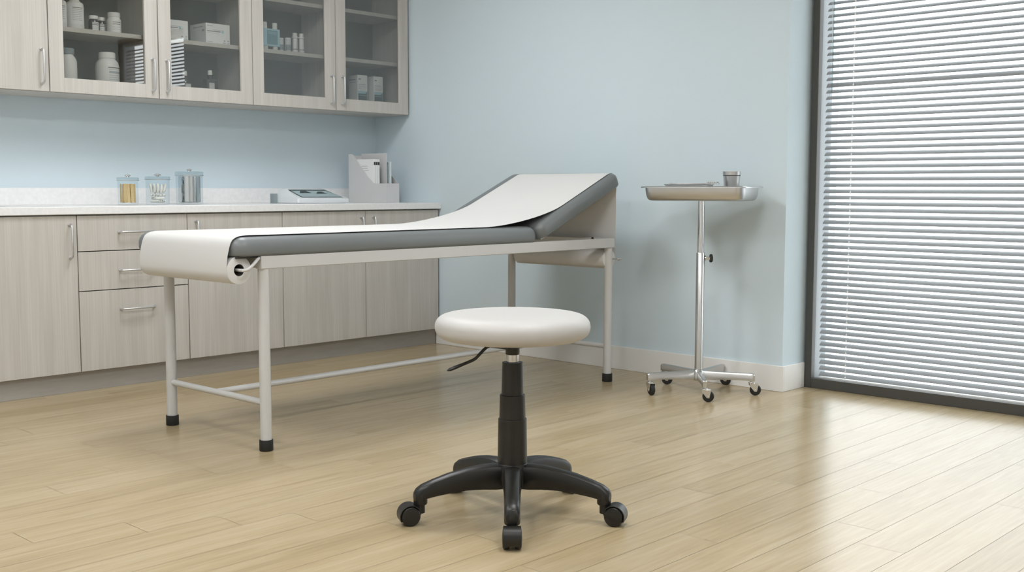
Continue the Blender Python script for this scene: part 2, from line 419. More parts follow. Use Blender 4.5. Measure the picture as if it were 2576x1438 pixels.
UY, UZ0, UZ1, UB = 5.52, 1.476, 2.46, YW-.003
def upper_unit(name, label, xs, glass, handles, div=None):
    x0, x1 = xs[0], xs[-1]
    t = thing(name, label, 'cabinet', (x0, UY, UZ0))
    H = UZ1-UZ0; D = UB-UY; W = x1-x0; tk = .018
    bm = B(); box(bm, .0005, tk, .0215, D, 0, H); box(bm, W-tk, W-.0005, .0215, D, 0, H)
    box(bm, tk, W-tk, .022, D, 0, tk); box(bm, tk, W-tk, .022, D, H-tk, H)
    for q in (div or []): box(bm, q[0]-x0, q[1]-x0, .024, D-.008, tk, H-tk)
    obj('carcass', bm, M['lam'], t)
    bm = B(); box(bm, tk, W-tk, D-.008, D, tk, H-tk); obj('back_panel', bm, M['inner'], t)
    if glass:
        cuts = [tk]+[v for q in (div or []) for v in (q[0]-x0, q[1]-x0)]+[W-tk]
        for sz in (1.788, 2.087):
            for a, b in zip(cuts[::2], cuts[1::2]):
                bm = B(); box(bm, a+.0005, b-.0005, .04, D-.0085, sz-UZ0, sz-UZ0+.0225); obj('shelf', bm, M['lam'], t, bevel=.0008)
    for i, (a, b) in enumerate(zip(xs[:-1], xs[1:])):
        a0, b0 = a-x0+G, b-x0-G; sw = .074
        bm = B()
        if glass:
            box(bm, a0, a0+sw, 0, .02, G, H); box(bm, b0-sw, b0, 0, .02, G, H)
            box(bm, a0+sw, b0-sw, 0, .02, G, .075); box(bm, a0+sw, b0-sw, 0, .02, H-.075, H)
        else: box(bm, a0, b0, 0, .02, G, H)
        d = obj('door', bm, M['lam'], t, bevel=.0012)
        if glass:
            bm = B(); box(bm, a0+sw-.004, b0-sw+.004, .012, .015, .071, H-.071); obj('glass_pane', bm, M['glass'], d)
        hx = (b0-.036) if handles[i] == 'r' else (a0+.043)
        bar_handle(d, (hx, 0, 1.518-UZ0), (hx, 0, 1.684-UZ0))
    return t
upper_unit('wall_cabinet', 'solid-door greige wall cabinet at the top left edge', [1.91, 2.504], False, ['r'])
upper_unit('glass_wall_cabinet', 'glass-fronted greige wall cabinet holding white jars and cartons, left of the other', [2.504, 3.1, 3.69], True, ['r', 'l'], [(3.05, 3.115)])
upper_unit('glass_wall_cabinet', 'glass-fronted greige wall cabinet touching the blue wall, with teal-labelled boxes', [3.69, 4.287, 4.876], True, ['r', 'l'], [(4.278, 4.296)])

# ------------------------------------------------------------------ things in the cabinets
S1, S0 = 1.8105, 1.4945
def bottle(name, label, cat, x, y, z, prof, body, capprof=None, capmat=None, lab=None, group=None, lines=None, labmat='label', seg=32):
    """prof [(r,z)] ; lab (z0,z1,r,a0,a1) curved label ; lines [(z,h,a0,a1,mat)] printed lines on it"""
    t = thing(name, label, cat, (x, y, z), 0, group)
    bm = B(); lathe(bm, prof, seg=seg); obj('body', bm, M[body], t)
    if capprof: bm = B(); lathe(bm, capprof, seg=seg); obj('cap', bm, M[capmat], t, bevel=.0008)
    if lab:
        z0, z1, r, a0, a1 = lab
        def patch(bm, z0, z1, r, a0, a1, th=.0006, n=14):
            rs = []
            for i in range(n+1):
                a = math.radians(a0+(a1-a0)*i/n); ca, sa = math.cos(a), math.sin(a)
                rs.append([V(q*ca, q*sa, zz) for q, zz in ((r, z0), (r+th, z0), (r+th, z1), (r, z1))])
            rings(bm, rs)
        bm = B(); patch(bm, z0, z1, r, a0, a1); l = obj('label', bm, M[labmat], t)
        mats = {}
        for (lz, h, b0, b1, mm) in (lines or []):
            b_ = B(); patch(b_, lz, lz+h, r+.0006, b0, b1, .0004); obj('print', b_, M[mm], l)
    return t
# camera sits towards about -125 degrees from these shelves
FA = -122
def ln(z0, n, dz, a0, a1, h=.0025, mm='inkpale'):
    return [(z0-i*dz, h, a0, a1-(i*7 % 11), mm) for i in range(n)]
def bigprof(r, h, nr, sh): return [(r*.96, 0), (r, .004), (r, h-sh), (r*.93, h-sh*.5), (nr*1.15, h-.006), (nr, h)]
bl_lines = [(.112, .003, -130, -62, 'inkred')]+[(.104, .0014, -130, -62, 'ink')]+ln(.094, 6, .009, -130, -66)
bottle('white_bottle', 'tall white bottle with brown print, standing right of its cut-off twin on the upper shelf', 'bottle', 2.716, 5.67, S1,
       bigprof(.045, .155, .023, .032), 'white', [(.023, .155), (.023, .185), (.02, .187)], 'white', (.03, .122, .0452, -145, -50), 'tall white bottles on the upper shelf', bl_lines)
bottle('white_bottle', 'leftmost tall white bottle on the upper shelf, half hidden by the door frame', 'bottle', 2.628, 5.67, S1,
       bigprof(.042, .155, .023, .032), 'white', [(.023, .155), (.023, .185), (.02, .187)], 'white', (.03, .122, .0422, -145, -50), 'tall white bottles on the upper shelf', bl_lines)
def pill(label, x, y, r, h, body, grp):
    bottle('pill_bottle', label, 'bottle', x, y, S1, [(r*.95, 0), (r, .003), (r, h*.66), (r*.86, h*.74), (r*.82, h*.80)], body,
           [(r*.86, h*.79), (r*.9, h*.8), (r*.9, h*.98), (r*.85, h)], 'white', (h*.08, h*.6, r+.0003, -130, -40), grp,
           ln(h*.52, 2, h*.09, -128, -50, .003, 'ink')+ln(h*.3, 2, h*.1, -128, -50, .002))
pill('small dark pill bottle with white cap, leftmost of the three on the upper shelf', 2.814, 5.665, .0255, .087, 'smoke', 'small capped pill bottles on the upper shelf')
pill('small dark pill bottle between two others on the upper shelf, mostly hidden', 2.872, 5.70, .0245, .088, 'amber', 'small capped pill bottles on the upper shelf')
pill('largest of the three capped pill bottles, pale with a white label, on the upper shelf', 2.917, 5.645, .036, .112, 'white', 'small capped pill bottles on the upper shelf')
bottle('white_jar', 'white medicine jar with grey-blue cap at the left of the bottom shelf', 'jar', 2.660, 5.66, S0,
       [(.046, 0), (.05, .004), (.05, .155), (.044, .172), (.034, .185), (.034, .195)], 'white', [(.037, .19), (.038, .192), (.038, .218), (.035, .221)], 'greylid')
bottle('supplement_jar', 'wide white jar with a black-lined label on the bottom shelf, below the pill bottles', 'jar', 2.880, 5.66, S0,
       [(.056, 0), (.06, .005), (.06, .145), (.056, .165), (.042, .182), (.038, .187)], 'white',
       [(.04, .185), (.0425, .187), (.0425, .213), (.039, .2185)], 'white', (.03, .146, .0603, -115, -20), None,
       [(.134, .0045, -113, -22, 'ink'), (.125, .002, -110, -30, 'inkpale'), (.106, .012, -108, -34, 'inkpale')]+ln(.095, 4, .011, -110, -26)+[(.032, .02, -108, -34, 'tan')])

def carton(name, label, x0, x1, y0, y1, z, h, front, side=(), group=None):
    """carton with prints; front/side = [(u0,u1,v0,v1,mat)] fractions of the face"""
    t = thing(name, label, 'box', ((x0+x1)/2, y0, z), 0, group); W = x1-x0; D = y1-y0
    bm = B(); box(bm, -W/2, W/2, 0, D, 0, h); c = obj('carton', bm, M['cardboard'], t, bevel=.001)
    for (u0, u1, v0, v1, mm) in front:
        b_ = B(); box(b_, -W/2+u0*W, -W/2+u1*W, -.0006, .0003, v0*h, v1*h); obj('print', b_, M[mm], c)
    for (u0, u1, v0, v1, mm) in side:
        b_ = B(); box(b_, -W/2-.0006, -W/2+.0003, D*(1-u1), D*(1-u0), v0*h, v1*h); obj('print', b_, M[mm], c)
    return t
fr = [(.06, .28, .86, .89, 'inkpale'), (.28, .68, .68, .70, 'inkpale'), (.05, .62, .60, .635, 'ink'), (.66, .74, .56, .70, 'lblue'), (.05, .55, .52, .535, 'inkpale'),
      (.05, .28, .09, .115, 'inkpale'), (.73, .80, .17, .23, 'inkpale'), (.89, .96, .17, .23, 'inkpale'), (.70, .82, .07, .11, 'inkpale'), (.88, .97, .07, .11, 'inkpale')]
carton('white_carton', 'white printed carton nearest the middle of the glass door, left one on the upper shelf', 3.165, 3.328, 5.60, 5.76, S1, .108, fr, (), 'white printed cartons on the upper shelf')
carton('white_carton', 'white printed carton with its long side panel showing, right one on the upper shelf', 3.440, 3.594, 5.60, 5.765, S1, .114, fr, [(.2, .8, .82, .86, 'inkpale'), (.75, .9, .6, .7, 'inkpale')], 'white printed cartons on the upper shelf')
def flask(label, x, flatw, h1):
    t = thing('dropper_bottle', label, 'bottle', (x, 5.66, S0), 0, 'dark bottles with white caps on the bottom shelf')
    bm = B()
    if flatw:
        cushion(bm, -.039, .039, -.02, .02, .008, [(.002, 0), (0, .003), (0, h1-.004), (.004, h1)], 4)
    else: lathe(bm, [(.033, 0), (.036, .003), (.036, h1-.02), (.030, h1), (.018, h1+.016), (.014, h1+.024)])
    obj('body', bm, M['smoke'], t)
    bm = B(); lathe(bm, [(.0145, h1+(0 if flatw else .02)), (.0145, h1+.025)], seg=24); obj('neck', bm, M['amber'], t)
    bm = B(); lathe(bm, [(.0125, h1+.024), (.013, h1+.026), (.0125, h1+.049), (.011, h1+.051)], seg=24); obj('cap', bm, M['white'], t)
    bm = B(); box(bm, -.018, .016, -.0372 if not flatw else -.0206, -.0355 if not flatw else -.0195, .02, h1-.02); obj('label', bm, M['grey'], t)
flask('round-shouldered dark bottle with white cap on the bottom shelf, beside the door handle', 3.336, False, .106)
flask('square-shouldered dark bottle with white cap on the bottom shelf, right of the rounder one', 3.497, True, .122)

# twin pack and small white bottles in the right-hand unit
t = thing('twin_bottle_pack', 'pair of white bottles wrapped in a light blue sleeve, left end of the upper shelf', 'bottles', (3.897, 5.65, S1))
for sx in (-.034, .037):
    bm = B(); lathe(bm, [(.018, 0), (.019, .003), (.019, .125), (.0155, .133), (.0155, .165), (.014, .168)], (sx, 0, 0), 24); obj('bottle', bm, M['white'], t)
bm = B(); box(bm, -.057, .060, -.021, .021, .028, .130); sl = obj('sleeve', bm, M['lblue'], t, bevel=.002)
bm = B(); box(bm, -.030, .043, -.0218, -.0208, .038, .120); obj('print', bm, M['mblue'], sl)
for z in (.108, .100):
    bm = B(); box(bm, -.024, .036, -.0224, -.0216, z, z+.0025); obj('print', bm, M['lblue'], sl)
def vial(label, x, r, h, kind, y=5.66):
    g = 'short grey-white vials on the upper shelf' if kind == 's' else 'slim white bottles on the upper shelf'
    if kind == 's':
        bottle('medicine_vial', label, 'bottle', x, y, S1, [(r*.95, 0), (r, .003), (r, h-.012), (r*.88, h-.009)], 'grey', [(r*.98, h-.01), (r, h-.009), (r, h-.001), (r*.95, h)], 'white', (h*.2, h*.55, r+.0003, -170, -10), g, (), 'greylid')
    else:
        bottle('medicine_vial', label, 'bottle', x, y, S1, [(r*.9, 0), (r, .003), (r, .022), (r*.9, .024), (r*.92, .028), (r*.92, h-.038), (r*.8, h-.03)], 'white', [(r*1.12, h-.03), (r*1.12, h-.022), (r*.85, h-.02), (r*.85, h-.002), (r*.8, h)], 'white', (.027, .0305, r*.93, -175, -5), g, (), 'ink')
vial('grey-white short vial tucked against the blue twin pack', 3.990, .018, .088, 's', 5.67)
vial('grey-white short vial between its twin and the slim bottles', 4.035, .0185, .092, 's')
vial('slim white bottle with flanged cap, left of the pair on the upper shelf', 4.087, .0175, .126, 't')
vial('slim white bottle with flanged cap, right end of the upper shelf row', 4.134, .0175, .127, 't')
bf = [(.12, .34, .87, .90, 'ink'), (.12, .8, .725, .745, 'inkpale'), (.12, .9, .68, .69, 'inkpale'), (.12, .85, .645, .655, 'inkpale'), (.12, .8, .61, .62, 'inkpale'),
      (.06, .98, .06, .56, 'lblue'), ]
def tall_box(label, x0, x1, side):
    t = carton('medicine_box', label, x0, x1, 5.635, 5.725, S0, .226, bf, side, 'teal-labelled medicine boxes on the bottom shelf')
    W = x1-x0; c = t.children[0]
    bm = B(); prism(bm, [(-W*.42, .02), (W*.44, .02), (W*.44, .124), (W*.28, .109), (-W*.42, .109)], 'y', -.0012, -.0004); obj('print', bm, M['teal'], c)
    for z in (.097, .06):
        bm = B(); box(bm, -W*.36, W*.36, -.0017, -.001, z, z+.003); obj('print', bm, M['lblue'], c)
tall_box('left teal-labelled white medicine box on the bottom shelf, side panel showing', 4.546, 4.627, [(.1, .8, .86, .88, 'ink'), (.15, .8, .79, .805, 'inkpale'), (.3, .7, .2, .22, 'inkpale'), (.3, .6, .3, .32, 'inkpale')])
tall_box('right teal-labelled white medicine box, nearer the blue wall on the bottom shelf', 4.679, 4.757, [])

# ------------------------------------------------------------------ things on the counter
CZ = .9105
def glass_jar(label, x, r, h, lidh, knob, steel=False):
    t = thing('lidded_jar', label, 'jar', (x, 5.60, CZ), 0, None if steel else 'clear lidded jars on the counter')
    bm = B(); th = .0022
    lathe(bm, [(r-.004, 0), (r, .004), (r, h), (r-th, h), (r-th, .009), (.001, .008)], seg=48, cap0=True, cap1=False)
    obj('glass_body', bm, M['jar'], t)
    R = r+.003
    bm = B(); lathe(bm, [(R, h+.0005), (R+.001, h+.002), (R+.001, h+lidh-.002), (R-.002, h+lidh), (.0005, h+lidh+.001)], seg=48, cap0=False, cap1=False)
    l = obj('lid', bm, M['lidglass'], t)
    bm = B(); lathe(bm, [(R-.001, h-.0005), (R+.0022, h-.0005), (R+.0022, h+.003), (R-.001, h+.003)], seg=48, closed=True); obj('lid_rim', bm, M['steel'], l)
    bm = B(); lathe(bm, [(knob*.55, h+lidh+.0012), (knob*.5, h+lidh+.004), (knob, h+lidh+.007), (knob, h+lidh+.012), (knob*.6, h+lidh+.015)], seg=24)
    obj('lid_knob', bm, M['chrome'], l)
    if steel:
        bm = B(); lathe(bm, [(r-.02, .0105), (r-.012, .013), (r-.012, h-.003), (r-.03, h-.001)], seg=48); obj('steel_insert', bm, M['chrome'], t)
    return t
glass_jar('smallest clear lidded jar on the counter, filled with wooden tongue depressors', 2.946, .053, .128, .018, .015)
glass_jar('middle clear lidded jar on the counter, filled with white cotton rolls', 3.120, .0625, .135, .017, .018)
glass_jar('tallest lidded jar on the counter with a shiny steel cylinder inside', 3.314, .073, .158, .023, .014, True)
def stick_mesh():
    bm = B(); prism(bm, [(p[0], p[1]) for p in rrect(-.0085, .0085, 0, .102, .0083, 6)], 'y', -.0009, .0009); return bm
s0 = None; k = 0
for i in range(20):
    rr_ = .018 if i > 12 else .041
    a = i*2*PI/13 if i < 13 else i*2*PI/7; px, py = rr_*math.cos(a), rr_*math.sin(a)
    if s0 is None: s0 = tag(obj('tongue_depressor', stick_mesh(), M['stick'], bevel=.0004), 'pale wooden tongue depressor standing in the smallest clear jar', 'tongue depressor', 'tongue depressors in the jar'); o = s0
    else: o = s0.copy(); C.objects.link(o)
    o.location = (2.946+px*.95, 5.60+py*.95, CZ+.0108)
    o.rotation_euler = (random.uniform(-.04, .04), random.uniform(-.10, .10), a+PI/2 if i < 13 else random.uniform(-.4, .6))
c0 = None
def cotton_mesh():
    bm = B(); n = 9; pts = [(.0016*math.sin(i*.5), .0012*math.cos(i*.6), -.024+.048*i/(n-1)) for i in range(n)]
    tube(bm, pts, .007, 10, rr=[.0045, .0065, .0072, .0068, .0073, .007, .0066, .0062, .004]); return bm
spots = []
for k_, zz in enumerate((.0185, .0350, .0515)):       # rolls lying flat at the bottom
    for q in range(-2, 3): spots.append((q*.0162+(.008 if k_ % 2 else 0), 0, zz, 1.50, .5, k_))
for y_ in range(-2, 3):                                 # rolls standing on top of them
    for x_ in range(-2, 3): spots.append((x_*.0200+(y_ % 2)*.010, y_*.0185, .0860, None, None, 3))
for (x_, y_, zz, tilt, az, k_) in spots:
    if k_ == 3:
        if math.hypot(x_, y_) > .043: continue
        rot = (-y_*5+random.uniform(-.1, .1), x_*7+random.uniform(-.1, .1), 0); px, py = x_, y_
    else:
        if abs(x_) > .036: continue
        aa = (.35, 1.5, -.5)[k_]; px, py = x_*math.cos(aa), x_*math.sin(aa)
        rot = (1.5+random.uniform(-.03, .03), 0, aa)
    if c0 is None: c0 = tag(obj('cotton_roll', cotton_mesh(), M['cotton']), 'small white cotton roll in the middle clear jar', 'cotton roll', 'cotton rolls in the jar'); o = c0
    else: o = c0.copy(); C.objects.link(o)
    o.location = (3.120+px, 5.60+py, CZ+zz+(random.uniform(-.002, .006) if k_ == 3 else 0)); o.rotation_euler = rot

# thin white sheet at the far left
bm = B(); box(bm, 0, .27, 0, .16, 0, .0016)
o = tag(obj('paper_sheet', bm, M['white']), 'thin flat white sheet lying on the countertop at the left edge', 'sheet'); o.location = (2.185, 5.33, CZ); o.rotation_euler = (0, 0, -.05)

# baby scale / tray device
t = thing('counter_device', 'low pale plastic desktop device with a sloping blue-grey window, left of the file organiser', 'device', (3.915, 5.42, CZ))
bm = B()
W_ = .385; D_ = .245
A = [(0, 0, .002), (W_, 0, .002), (W_, D_, .002), (0, D_, .002)]
def ring3(z, f, b_, l, r_): return [V(l, f, z), V(r_, f, z), V(r_, b_, z), V(l, b_, z)]
rings(bm, [ring3(0, .004, D_-.004, .004, W_-.004), ring3(.006, 0, D_, 0, W_), ring3(.030, 0, D_, .002, W_-.004), ring3(.046, .050, D_-.008, .012, W_-.030), ring3(.086, .150, D_-.03, .035, W_-.080), ring3(.090, .165, D_-.04, .045, W_-.10)])
bd = obj('housing', bm, M['device'], t, bevel=.003)
def slope(y): return .030+(y-0)*(.046-.030)/.05 if y < .05 else .046+(y-.05)*(.086-.046)/.10
def sheet_on_slope(xa0, xa1, xb0, xb1, y0, y1, off, th):
    bm = B(); n = 8; rs = []
    for i in range(n+1):
        y = y0+(y1-y0)*i/n; f_ = i/n; l = xa0+(xb0-xa0)*f_; r_ = xa1+(xb1-xa1)*f_; z = slope(y)+off
        rs.append([V(l, y, z), V(r_, y, z), V(r_, y+.0, z+th), V(l, y, z+th)])
    rings(bm, rs); return bm
obj('window_surround', sheet_on_slope(.045, .350, .030, .300, .016, .135, .0004, .0016), M['traydark'], bd)
obj('window', sheet_on_slope(.052, .343, .040, .294, .022, .115, .0022, .0010), M['tray'], bd)
bm = sheet_on_slope(.075, .16, .10, .14, .080, .112, .0034, .0006)
rings_ = None
obj('window_detail', bm, M['traydark'], bd)
bm = sheet_on_slope(.19, .27, .22, .25, .070, .100, .0034, .0006); obj('window_detail', bm, M['traydark'], bd)
bm = B(); box(bm, .004, .012, -.0008, .0008, .006, .030); obj('edge_strip', bm, M['cord'], bd)
bm = B(); box(bm, -.022, -.0004, .20, D_, 0, .058); obj('side_port', bm, M['greylid'], t, bevel=.002)

# file organiser with booklets and folders
t = thing('file_organiser', 'light grey two-slot desktop file organiser in the counter corner', 'file organiser', (4.52, 5.45, CZ))
bm = B(); tk = .003
cut = [(0, 0), (.25, 0), (.25, .308), (.215, .308), (.19, .29), (.06, .165), (.004, .123), (0, .122)]
prism(bm, cut, 'x', 0, tk); obj('side_panel', bm, M['grey'], t, bevel=.0006)
bm = B(); box(bm, .105, .1085, 0, .25, 0, .313); obj('divider', bm, M['grey'], t, bevel=.0006)
bm = B(); prism(bm, [(0, 0), (.25, 0), (.25, .26), (.215, .26), (.06, .165), (.004, .123), (0, .122)], 'x', .207, .21); obj('side_panel', bm, M['grey'], t, bevel=.0006)
bm = B(); box(bm, tk+.0003, .1047, 0, tk, 0, .122); obj('front_panel', bm, M['grey'], t)
bm = B(); box(bm, .1088, .2067, 0, tk, 0, .122); obj('front_panel', bm, M['grey'], t)
bm = B(); box(bm, tk+.0003, .1047, .247, .25, .003, .300); box(bm, .1088, .2067, .247, .25, .003, .25); obj('back_panel', bm, M['grey'], t)
bm = B(); box(bm, tk+.0003, .1047, tk+.0003, .2467, 0, .003); box(bm, .1088, .2067, tk+.0003, .2467, 0, .003); obj('bottom_panel', bm, M['grey'], t)
for i, lb in enumerate(('leftmost of three white booklets in the file organiser, lined cover showing', 'middle white booklet of three in the file organiser', 'white booklet beside the tall divider in the file organiser')):
    b_ = thing('booklet', lb, 'booklet', (4.5245+.0165*i, 5.4545, CZ+.0035), 0, 'white booklets in the file organiser')
    bm = B(); box(bm, .0005, .0145, 0, .19, 0, .270); c = obj('cover', bm, M['label'], b_, bevel=.0008)
    bm = B(); box(bm, .0008, .0142, -.0006, .0002, .233, .252); obj('black_band', bm, M['amber'], c)
    if i == 0:
        for z, y0, y1 in ((.225, .06, .12), (.212, .06, .115), (.198, .05, .09), (.160, .06, .09), (.150, .06, .085)):
            bm = B(); box(bm, -.0003, .0007, y0, y1, z, z+.003); obj('print', bm, M['inkpale'], c)
for i, (x, h, mm, lb) in enumerate(((4.637, .235, 'greylid', 'grey-blue folder against the divider in the right organiser slot'), (4.650, .250, 'folder', 'pale blue folder in the middle of the right organiser slot'), (4.662, .256, 'label', 'white folder rightmost in the right organiser slot'))):
    bm = B(); box(bm, 0, .008, 0, .20, 0, h); o = tag(obj('folder', bm, M[mm], bevel=.001), lb, 'folder', 'folders in the right organiser slot'); o.location = (x, 5.4555, CZ+.0035)

# ------------------------------------------------------------------ examination table
ET = thing('exam_table', 'white steel examination couch with grey padding and raised backrest', 'examination table', (2.41, 3.560, 0), math.radians(.55))
LW, LL, LR = .68, 2.12, .0215
for (x, y) in ((0, 0), (0, LW), (LL, 0), (LL, LW)):
    bm = B(); lathe(bm, [(LR, .012), (LR, .6978)], (x, y, 0), 32); lg = obj('leg', bm, M['enamel'], ET)
    bm = B(); lathe(bm, [(.0255, 0), (.0265, .003), (.0265, .040), (.0255, .0425), (LR+.0003, .0425)], (x, y, 0), 32); obj('rubber_foot', bm, M['rubber'], lg)
rz0, rz1, rw = .698, .7475, .024
bm = B(); box(bm, -rw, LL+rw, -rw, -rw+.04, rz0, rz1); obj('side_rail', bm, M['enamel'], ET, bevel=.003)
bm = B(); box(bm, -rw, LL+rw, LW+rw-.04, LW+rw, rz0, rz1); obj('side_rail', bm, M['enamel'], ET, bevel=.003)
for x in (-rw+.0005, LL+rw-.0405):
    bm = B(); box(bm, x, x+.04, -rw+.0405, LW+rw-.0405, rz0+.002, rz1-.002); obj('end_rail', bm, M['enamel'], ET, bevel=.003)
bm = B(); box(bm, 1.50, 1.54, -rw+.0405, LW+rw-.0405, rz0+.002, rz1-.002); obj('cross_rail', bm, M['enamel'], ET, bevel=.003)
for x in (0, LL):
    bm = B(); cyl(bm, (x, .015, .184), (x, LW-.015, .184), .0125); obj('end_stretcher', bm, M['enamel'], ET)
bm = B(); cyl(bm, (.005, LW/2, .184), (LL-.005, LW/2, .184), .0125); obj('long_stretcher', bm, M['enamel'], ET)
my0, my1 = -.032, LW+.034
pf = [(.010, .7478), (.004, .751), (0, .758), (0, .783), (.004, .797), (.012, .808), (.025, .8165), (.042, .8212), (.065, .8226)]
bm = B(); cushion(bm, -.137, 1.548, my0, my1, .055, pf); obj('seat_pad', bm, M['vinyl'], ET)
bm = B(); box(bm, -.12, 1.53, my0+.02, my1-.02, .7405, .7474); bo = obj('seat_board', bm, M['gap'], ET)
TH = math.radians(23.4); ux, uz = math.cos(TH), math.sin(TH); hx, hz = 1.567, .756
def bk(p): return V(hx+p.x*ux-p.z*uz, p.y, hz+p.x*uz+p.z*ux)
pb = [(.012, 0), (.004, .002), (0, .008), (0, .038), (.003, .052), (.012, .063), (.026, .0705), (.045, .0735), (.065, .0745)]
bm = B(); cushion(bm, 0, .682, my0, my1, .05, pb, xf=bk); obj('back_pad', bm, M['vinyl'], ET)
bm = B(); box(bm, .02, .66, my0+.03, my1-.03, -.010, -.0004)
for v in bm.verts: v.co = bk(v.co)
obj('back_board', bm, M['enamel'], ET)
bm = B(); cyl(bm, (1.975, -.010, .7475), (1.975, -.010, .757), .0055, seg=12); cyl(bm, (1.975, -.010, .7475), (1.975, -.010, .7495), .010, seg=16); obj('bolt', bm, M['rubber'], ET)
# spindle rods
RF = (-.1035, .697, .0525); RH = (2.132, .640, .050)     # roll centres (x,z,r)
py0, py1 = .004, .632
bm = B(); tube(bm, [(-.020, -.006, .742), (-.034, -.018, .737), (-.070, -.030, .712), (-.088, -.032, .700), (-.1035, -.022, .697), (-.1035, .05, .697), (-.1035, py1+.02, .697)], .0062)
obj('roll_spindle', bm, M['enamel'], ET)
bm = B(); cyl(bm, (RH[0], -.055, RH[1]), (RH[0], py1+.03, RH[1]), .004); cyl(bm, (RH[0], -.055, RH[1]), (RH[0], -.078, RH[1]+.001), .0085, .002, seg=16); cyl(bm, (RH[0], -.05, RH[1]), (RH[0], -.056, RH[1]), .004, .0085, seg=16)
for y in (.70,):
    cyl(bm, (RH[0], py1+.03, RH[1]), (LL, .69, rz0+.005), .004)
obj('roll_spindle', bm, M['steel'], ET)

# exam paper: two rolls and one continuous sheet
EP = thing('exam_paper', 'white exam paper drawn between two rolls over the couch', 'paper roll', (2.41, 3.560, 0), math.radians(.55))
def roll(cx, cz, r, hole):
    bm = B(); seg = 56
    prof = [(hole, 0), (r-.0015, 0), (r, .001), (r, py1-py0-.001), (r-.0015, py1-py0), (hole, py1-py0)]
    rs = [[V(cx+q*math.cos(2*PI*i/seg), py0+y, cz+q*math.sin(2*PI*i/seg)) for i in range(seg)] for q, y in prof]
    rings(bm, rs, closed=True); ro = obj('paper_roll', bm, M['paper'], EP)
    bm = B(); rs = [[V(cx+q*math.cos(2*PI*i/seg), py0+y, cz+q*math.sin(2*PI*i/seg)) for i in range(seg)] for q, y in ((hole-.0004, .0015), (hole-.0004, py1-py0-.0015), (hole-.002, py1-py0-.0015), (hole-.002, .0015))]
    rings(bm, rs, closed=True); obj('cardboard_core', bm, M['tube'], ro)
roll(RF[0], RF[1], RF[2], .0225); roll(RH[0], RH[1], RH[2], .016)
path = []
for a in range(235, 179, -8):    # underside of the foot roll up to its front
    t_ = math.radians(a); path.append((RF[0]+(RF[2]+.0009)*math.cos(t_), RF[1]+(RF[2]+.0009)*math.sin(t_)))
path += [(-.1555, .720), (-.1520, .750), (-.1465, .772), (-.1425, .786), (-.1375, .7985), (-.1300, .8095), (-.1180, .8175), (-.103, .8222), (-.085, .8245), (-.06, .8252), (0, .8250), (.2, .8248), (.8, .8245), (1.20, .8245)]
def onback(u, off=.0012): p = bk(V(u, 0, .0745+off)); return (p.x, p.z)
q0, q3 = V(1.20, .8245, 0), V(*onback(.24), 0)
q1, q2 = V(1.36, .8245, 0), V(q3.x-.13*ux, q3.y-.13*uz, 0)
for i in range(1, 15):
    s = i/15; p = q0*(1-s)**3+q1*3*s*(1-s)**2+q2*3*s*s*(1-s)+q3*s**3; path.append((p.x, p.y))
path += [onback(u) for u in (.24, .35, .5, .60, .625)]
for u, n_ in ((.645, .0725), (.662, .066), (.676, .054), (.685, .038), (.688, .02)):
    p = bk(V(u, 0, n_+.0012)); path.append((p.x, p.z))
xo = RH[0]+RH[2]+.0009
path[-1] = (path[-1][0]+.001, path[-1][1])
path += [(max(xo, path[-1][0]-.006), .97), (xo+.004, .90), (xo+.001, .78), (xo, .70)]
for a in range(0, -130, -12):
    t_ = math.radians(a); path.append((RH[0]+(RH[2]+.0009)*math.cos(t_), RH[1]+(RH[2]+.0009)*math.sin(t_)))
bm = B(); n = len(path); rs = []
for i, p in enumerate(path):
    a, b_ = path[max(i-1, 0)], path[min(i+1, n-1)]
    dx, dz = b_[0]-a[0], b_[1]-a[1]; L_ = math.hypot(dx, dz) or 1; nx, nz = -dz/L_*.0006, dx/L_*.0006
    rs.append([V(p[0], py0, p[1]), V(p[0], py1, p[1]), V(p[0]+nx, py1, p[1]+nz), V(p[0]+nx, py0, p[1]+nz)])
rings(bm, rs); obj('paper_sheet', bm, M['paper'], EP, ang=80)

# ------------------------------------------------------------------ stool
ST = thing('stool', 'white round swivel stool on a black five-star base in the foreground', 'stool', (2.443, 2.297, 0))
bm = B(); z0, z1, R = .546, .624, .236
prof = [(.05, z0-.0005), (.12, z0-.0005)]
for k in range(25):
    a_ = -PI/2+PI*k/24; ca_, sa_ = abs(math.cos(a_))**.72, math.copysign(abs(math.sin(a_))**.9, a_)
    prof.append((R-.062+.062*ca_, (z0+z1)/2+(z1-z0)/2*sa_))
prof += [(.12, z1+.0006), (.05, z1+.0010), (.01, z1+.0010)]
lathe(bm, prof, seg=160); obj('seat', bm, M['seat'], ST)
bm = B(); lathe(bm, [(.095, .5400), (.095, .5448)], seg=40); box(bm, -.07, .07, -.05, .05, .524, .5402); obj('seat_plate', bm, M['plastic'], ST, bevel=.002)
bm = B(); lathe(bm, [(.0205, .499), (.0215, .501), (.0215, .5238)], seg=32); obj('socket', bm, M['plastic'], ST)
bm = B(); lathe(bm, [(.0185, .10), (.0185, .4985)], seg=32); obj('gas_lift', bm, M['chrome'], ST)
def sleeve(r0, r1, z0, z1):
    bm = B(); lathe(bm, [(r0, z0), (r1, z1-.004), (r1, z1), (r1-.004, z1+.0005), (.0192, z1-.001)], seg=48); obj('telescopic_cover', bm, M['plastic'], ST, bevel=.0008)
sleeve(.0335, .0315, .372, .4755); sleeve(.040, .0385, .299, .3755); sleeve(.0455, .0435, .150, .3020)
